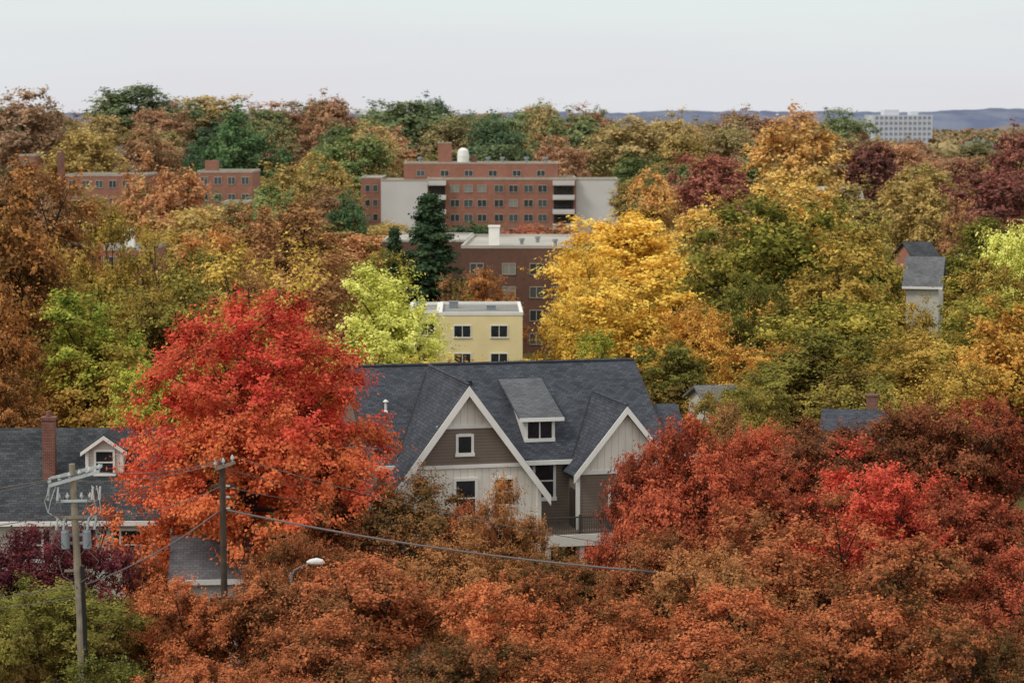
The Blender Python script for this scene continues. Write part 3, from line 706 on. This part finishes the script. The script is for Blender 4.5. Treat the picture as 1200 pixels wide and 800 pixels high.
x,zt=loc(148,272,302); o=thing('chimney_stack',x,304,gzf(x,304),0,'white rendered rooftop chimney beside low building','chimney')
b=MB(); hh=zt-gzf(x,304); b.box(-.6,.6,0,1.2,0,hh); b.box(-.7,.7,-.1,1.3,hh,hh+.2); part(b,'stack',['white'],o)
x0,zt=loc(1020,135,1500); x1,_=loc(1092,135,1500)
T_=thing('tower_block',(x0+x1)/2,1500,gzf(x0,1500),math.radians(8),'distant white residential tower with banded storeys','tower')
top=zt-gzf(x0,1500); w=(x1-x0)/2
b=MB(); b.box(-w,w,0,18,-2,top); b.box(-w*.55,-w*.05,5,12,top,top+3.2); b.box(w*.35,w*.6,5,12,top,top+2.2)
for k in range(13): xx=-w+.5+k*(2*w-1.6)/12; b.box(xx,xx+1.0,-.3,0,-2,top-.4)
part(b,'wall',['tower'],T_)
for i in range(8):
    z=top-2.6-i*3.3
    b=MB(); b.box(-w+.6,w-.6,-.12,.01,z,z+1.7); part(b,'window_band',['towerglass'],T_)

# ---------------- poles and wires
def insul(par,x,y,z):
    b=MB(); b.tube([(x,y,z),(x,y,z+.08),(x,y,z+.1),(x,y,z+.2),(x,y,z+.22),(x,y,z+.3)],[.03,.03,.08,.08,.05,.03],8); part(b,'insulator',['porcelain'],par)
px1,pz1=loc(83,543,100)
P1=thing('utility_pole',px1+.2,100,0,0,'weathered wooden utility pole with transformers and crossarms','utility pole','utility poles along the street')
P1.rotation_euler=(0,math.radians(-1.2),0)
b=MB(); b.tube([(0,0,-.3),(0.03,0,5),(-.08,0,pz1)],[.2,.17,.13],12); part(b,'pole',['wood'],P1)
c=MB(); c.prism([(-1.05,-.18,pz1-.95),(1.1,-.18,pz1-.38),(1.1,-.18,pz1-.24),(-1.05,-.18,pz1-.81)],(0,-.1,0)); part(c,'crossarm',['porcelain'],P1)
c=MB(); c.prism([(-1.05,.16,pz1-.7),(1.15,.16,pz1-.2),(1.15,.16,pz1-.07),(-1.05,.16,pz1-.57)],(0,.1,0)); part(c,'crossarm',['porcelain'],P1)
for k in range(6):
    xx=-1+k*.42
    if abs(xx)>.15: insul(P1,xx,-.23,pz1-.86+(xx+1.05)*.265)
for xx in (-1.1,-.7,.75,1.05):
    c=MB(); c.tube([(xx,-.2,pz1-1.5),(xx+.05,-.2,pz1-.95)],[.06,.04],8); part(c,'insulator',['porcelain'],P1)
for sx in (-.45,.45):
    c=MB(); z=pz1-3.2; c.tube([(sx,-.1,z-.38),(sx,-.1,z-.34),(sx,-.1,z+.34),(sx,-.1,z+.4),(sx,-.1,z+.42)],[.15,.18,.18,.15,.05],14); c.box(min(sx,0),max(sx,0),-.05,.05,z-.2,z-.1); c.box(min(sx,0),max(sx,0),-.05,.05,z+.15,z+.25)
    for q in (-.08,.08): c.tube([(sx+q,-.1,z+.36),(sx+q,-.1,z+.66)],[.04,.025],6)
    part(c,'transformer',['grey'],P1)
c=MB(); c.box(-.9,.9,-.16,-.08,pz1-2.3,pz1-2.18); part(c,'crossarm',['wood'],P1)
c=MB(); c.box(-.75,.75,-.16,-.08,pz1-1.6,pz1-1.5); part(c,'crossarm',['porcelain'],P1)
c=MB(); c.box(-.6,.6,.15,.22,pz1-4.6,pz1-4.5); part(c,'crossarm',['wood'],P1)
for xx in (-.8,-.5,.5,.8):
    c=MB(); c.tube([(xx,-.2,pz1-2.75),(xx+.08,-.2,pz1-2.25)],[.05,.05],8); part(c,'fuse_cutout',['porcelain'],P1)
for xx in (-.65,-.3,.3,.65): insul(P1,xx,-.12,pz1-1.5)
def jumper(pts,m='porcelain'):
    c=MB(); c.tube(pts,[.018]*len(pts),5); part(c,'jumper_cable',[m],P1)
rj=random.Random(4)
for s in (-1,1):
    j=lambda: rj.uniform(-.12,.12)
    for e in (.75,.95):
        jumper([(s*e,-.2,pz1-.9),(s*e*1.2+j(),-.3,pz1-1.5),(s*1.0+j(),-.25,pz1-2.0),(s*.7+j(),-.22,pz1-2.25),(s*.45,-.1,pz1-2.55)])
    jumper([(s*.45,-.15,pz1-3.6),(s*.85+j(),-.2,pz1-4.1),(s*.6,-.2,pz1-4.7),(s*.1,-.2,pz1-5.0)],'wire')
    jumper([(s*.3,-.15,pz1-1.25),(s*.9+j(),-.3,pz1-1.7),(s*1.1+j(),-.3,pz1-2.6),(s*.6,-.3,pz1-3.3),(s*.2,-.2,pz1-3.8)],'wire')
    jumper([(s*.65,-.12,pz1-1.2),(s*.5+j(),-.3,pz1-1.9),(s*.15,-.3,pz1-2.9)],'wire')
    jumper([(s*.8,-.2,pz1-2.7),(s*1.0+j(),-.3,pz1-3.2),(s*.62,-.2,pz1-3.6)],'wire')
c=MB(); c.box(.15,.28,-.15,.05,pz1-8.5,pz1-4.3); part(c,'conduit',['black'],P1)
px2,pz2=loc(258,540,106)
P2=thing('utility_pole',px2,106,0,0,'dark wooden utility pole with angled wooden crossarm','utility pole','utility poles along the street')
b=MB(); b.tube([(0,0,-.3),(0,0,5),(-.03,0,pz2)],[.17,.15,.13],12); part(b,'pole',['wooddark'],P2)
c=MB(); c.prism([(-.35,-.17,pz2-.25),(.55,-.17,pz2+.05),(.6,-.17,pz2-.08),(-.3,-.17,pz2-.4)],(0,-.1,0)); part(c,'crossarm',['wood'],P2)
c=MB(); c.box(-.5,.5,.14,.24,pz2-1.2,pz2-1.08); part(c,'crossarm',['wooddark'],P2)
for xx in (-.3,.05,.45): insul(P2,xx,-.22,pz2-.25+(xx+.35)*.33)
for zz in (1.1,1.6,2.1):
    c=MB(); c.tube([(.14,-.1,pz2-zz),(.32,-.1,pz2-zz)],[.05,.04],8); part(c,'insulator',['porcelain'],P2)
px3,pz3=loc(945,672,112)
P3=thing('utility_pole',px3,112,0,0,'short wooden pole hidden among orange trees','utility pole','utility poles along the street')
b=MB(); b.tube([(0,0,-.3),(0,0,pz3+.3)],[.17,.13],10); part(b,'pole',['wood'],P3); c=MB(); c.box(-.4,.4,-.25,-.14,pz3-.3,pz3-.2); part(c,'crossarm',['wood'],P3)
def wire(a,b_,sag,r,label):
    b=MB(); n=18; pts=[]
    for i in range(n+1):
        t=i/n; p=Vector(a).lerp(Vector(b_),t); p.z-=4*sag*t*(1-t); pts.append(p)
    b.tube(pts,[r]*(n+1),6); o=obj('overhead_wire',b.mesh('overhead_wire',['wire'])); o['label']=label; o['category']='overhead wire'; o['group']='overhead wires between the poles'
zc=loc(258,597,106)[1]
wx,wz=loc(748,668,101)
wire((px2+.2,105.9,zc),(wx,101,wz),.3,.05,'thick dark telephone cable sagging between wooden poles')
wire((wx,101,wz),(px3,111.9,pz3),.2,.05,'thick dark telephone cable running into orange trees')
wire((px1,99.8,pz1-5.2),(px2-.2,105.9,zc-.05),.35,.03,'slack service cable between two wooden poles')
wire((px1+.9,99.8,pz1-.3),(px2,105.8,pz2+.1),.3,.02,'thin power line between two wooden poles')
wire((px1-1.0,99.8,pz1-.65),(px2-.25,105.8,pz2-.1),.35,.02,'thin power line between two wooden poles')
wire((px1+.5,99.8,pz1-2.2),(px2-.1,105.8,pz2-1.1),.4,.02,'thin power line between two wooden poles')
wire((px2+.4,105.8,pz2+.25),(px3+.3,111.9,pz3+.4),.8,.018,'thin power line running above the street')
for k,(dz,dx) in enumerate(((-.8,-1.0),(-.4,.8),(-1.4,-.8),(-2.2,-.6),(-5.2,0),(-5.7,0))):
    wire((px1+dx,99.8,pz1+dz+.1),(px1-16,92+k*1.5,pz1+dz-.6),.5,.02,'thin power line running along the street')
wire((px1+.1,99.9,pz1-2.4),(-22.0,126.0,4.7),.5,.018,'service drop wire to dormered house')
wire((px2,106,pz2-1.1),(-6.3,129,5.6),.5,.018,'service drop wire to gabled house')
wire((px2,106,pz2-.3),(-6.8,129,6.2),.5,.018,'service drop wire to gabled house')
lx,lz=loc(370,660,106)
SL=thing('street_lamp',lx-1.3,107.0,0,0,'grey street lamp with short arm and white lamp head','street lamp')
b=MB(); b.tube([(0,0,-.2),(0,0,lz-.6)],[.1,.07],10); part(b,'post',['grey'],SL)
b=MB(); b.tube([(0,0,lz-.8),(.15,0,lz-.5),(.5,-.3,lz-.25),(.9,-.6,lz-.08)],[.04,.04,.035,.03],8); part(b,'arm',['grey'],SL)
b=MB(); b.tube([(.75,-.6,lz-.02),(.9,-.6,lz),(1.2,-.6,lz+.02),(1.45,-.6,lz-.01),(1.55,-.6,lz-.02)],[.05,.12,.17,.13,.03],12); part(b,'lamp_head',['white'],SL)

# ---------------- world, light, camera
w=bpy.data.worlds.new('World'); scene.world=w; w.use_nodes=True; nt=w.node_tree; nt.nodes.clear()
SE,SA=math.radians(48),math.radians(236)
sky=N(nt,'ShaderNodeTexSky',sky_type='NISHITA'); sky.sun_disc=False; sky.sun_elevation=SE; sky.sun_rotation=SA; sky.dust_density=3
b1=N(nt,'ShaderNodeBackground'); b1.inputs[1].default_value=.08; nt.links.new(sky.outputs[0],b1.inputs[0])
tc=N(nt,'ShaderNodeTexCoord'); sx=N(nt,'ShaderNodeSeparateXYZ'); nt.links.new(tc.outputs['Generated'],sx.inputs[0])
r=N(nt,'ShaderNodeValToRGB'); cr=r.color_ramp; cr.elements[0].position=0; cr.elements[0].color=(.77,.765,.80,1); cr.elements[1].position=.055; cr.elements[1].color=(.80,.86,.86,1)
e=cr.elements.new(.5); e.color=(.92,.94,.94,1)
nz=N(nt,'ShaderNodeTexNoise'); nz.inputs['Scale'].default_value=3; nz.inputs['Detail'].default_value=4
mp=N(nt,'ShaderNodeMapping'); mp.inputs['Scale'].default_value=(1,1,9); nt.links.new(tc.outputs['Generated'],mp.inputs[0]); nt.links.new(mp.outputs[0],nz.inputs[0])
zz=math_(nt,'ADD',sx.outputs[2],math_(nt,'MULTIPLY',math_(nt,'SUBTRACT',nz.outputs[0],.5),.1))
nt.links.new(zz,r.inputs[0])
b2=N(nt,'ShaderNodeBackground'); b2.inputs[1].default_value=1.05; nt.links.new(r.outputs[0],b2.inputs[0])
mx=N(nt,'ShaderNodeMixShader'); mx.inputs[0].default_value=.9; nt.links.new(b1.outputs[0],mx.inputs[1]); nt.links.new(b2.outputs[0],mx.inputs[2])
wo=N(nt,'ShaderNodeOutputWorld'); nt.links.new(mx.outputs[0],wo.inputs[0])
sd=bpy.data.lights.new('sun','SUN'); sd.energy=1.4; sd.angle=math.radians(14); sd.color=(1,.96,.9)
so=bpy.data.objects.new('sun',sd); COL.objects.link(so)
dirv=Vector((-.75,-.5,0)).normalized()*math.cos(SE)+Vector((0,0,math.sin(SE)))
so.rotation_euler=dirv.to_track_quat('Z','Y').to_euler(); so.location=(0,0,80)
cd=bpy.data.cameras.new('camera'); cam=bpy.data.objects.new('camera',cd); COL.objects.link(cam)
cd.sensor_width=36; cd.lens=85; cd.clip_start=1; cd.clip_end=20000
cam.location=(0,0,CH); cam.rotation_euler=(math.pi/2-PITCH,0,0)
cd.dof.use_dof=True; cd.dof.focus_distance=125; cd.dof.aperture_fstop=.9
scene.camera=cam
scene.view_settings.view_transform='Standard'; scene.view_settings.look='None'; scene.view_settings.exposure=0
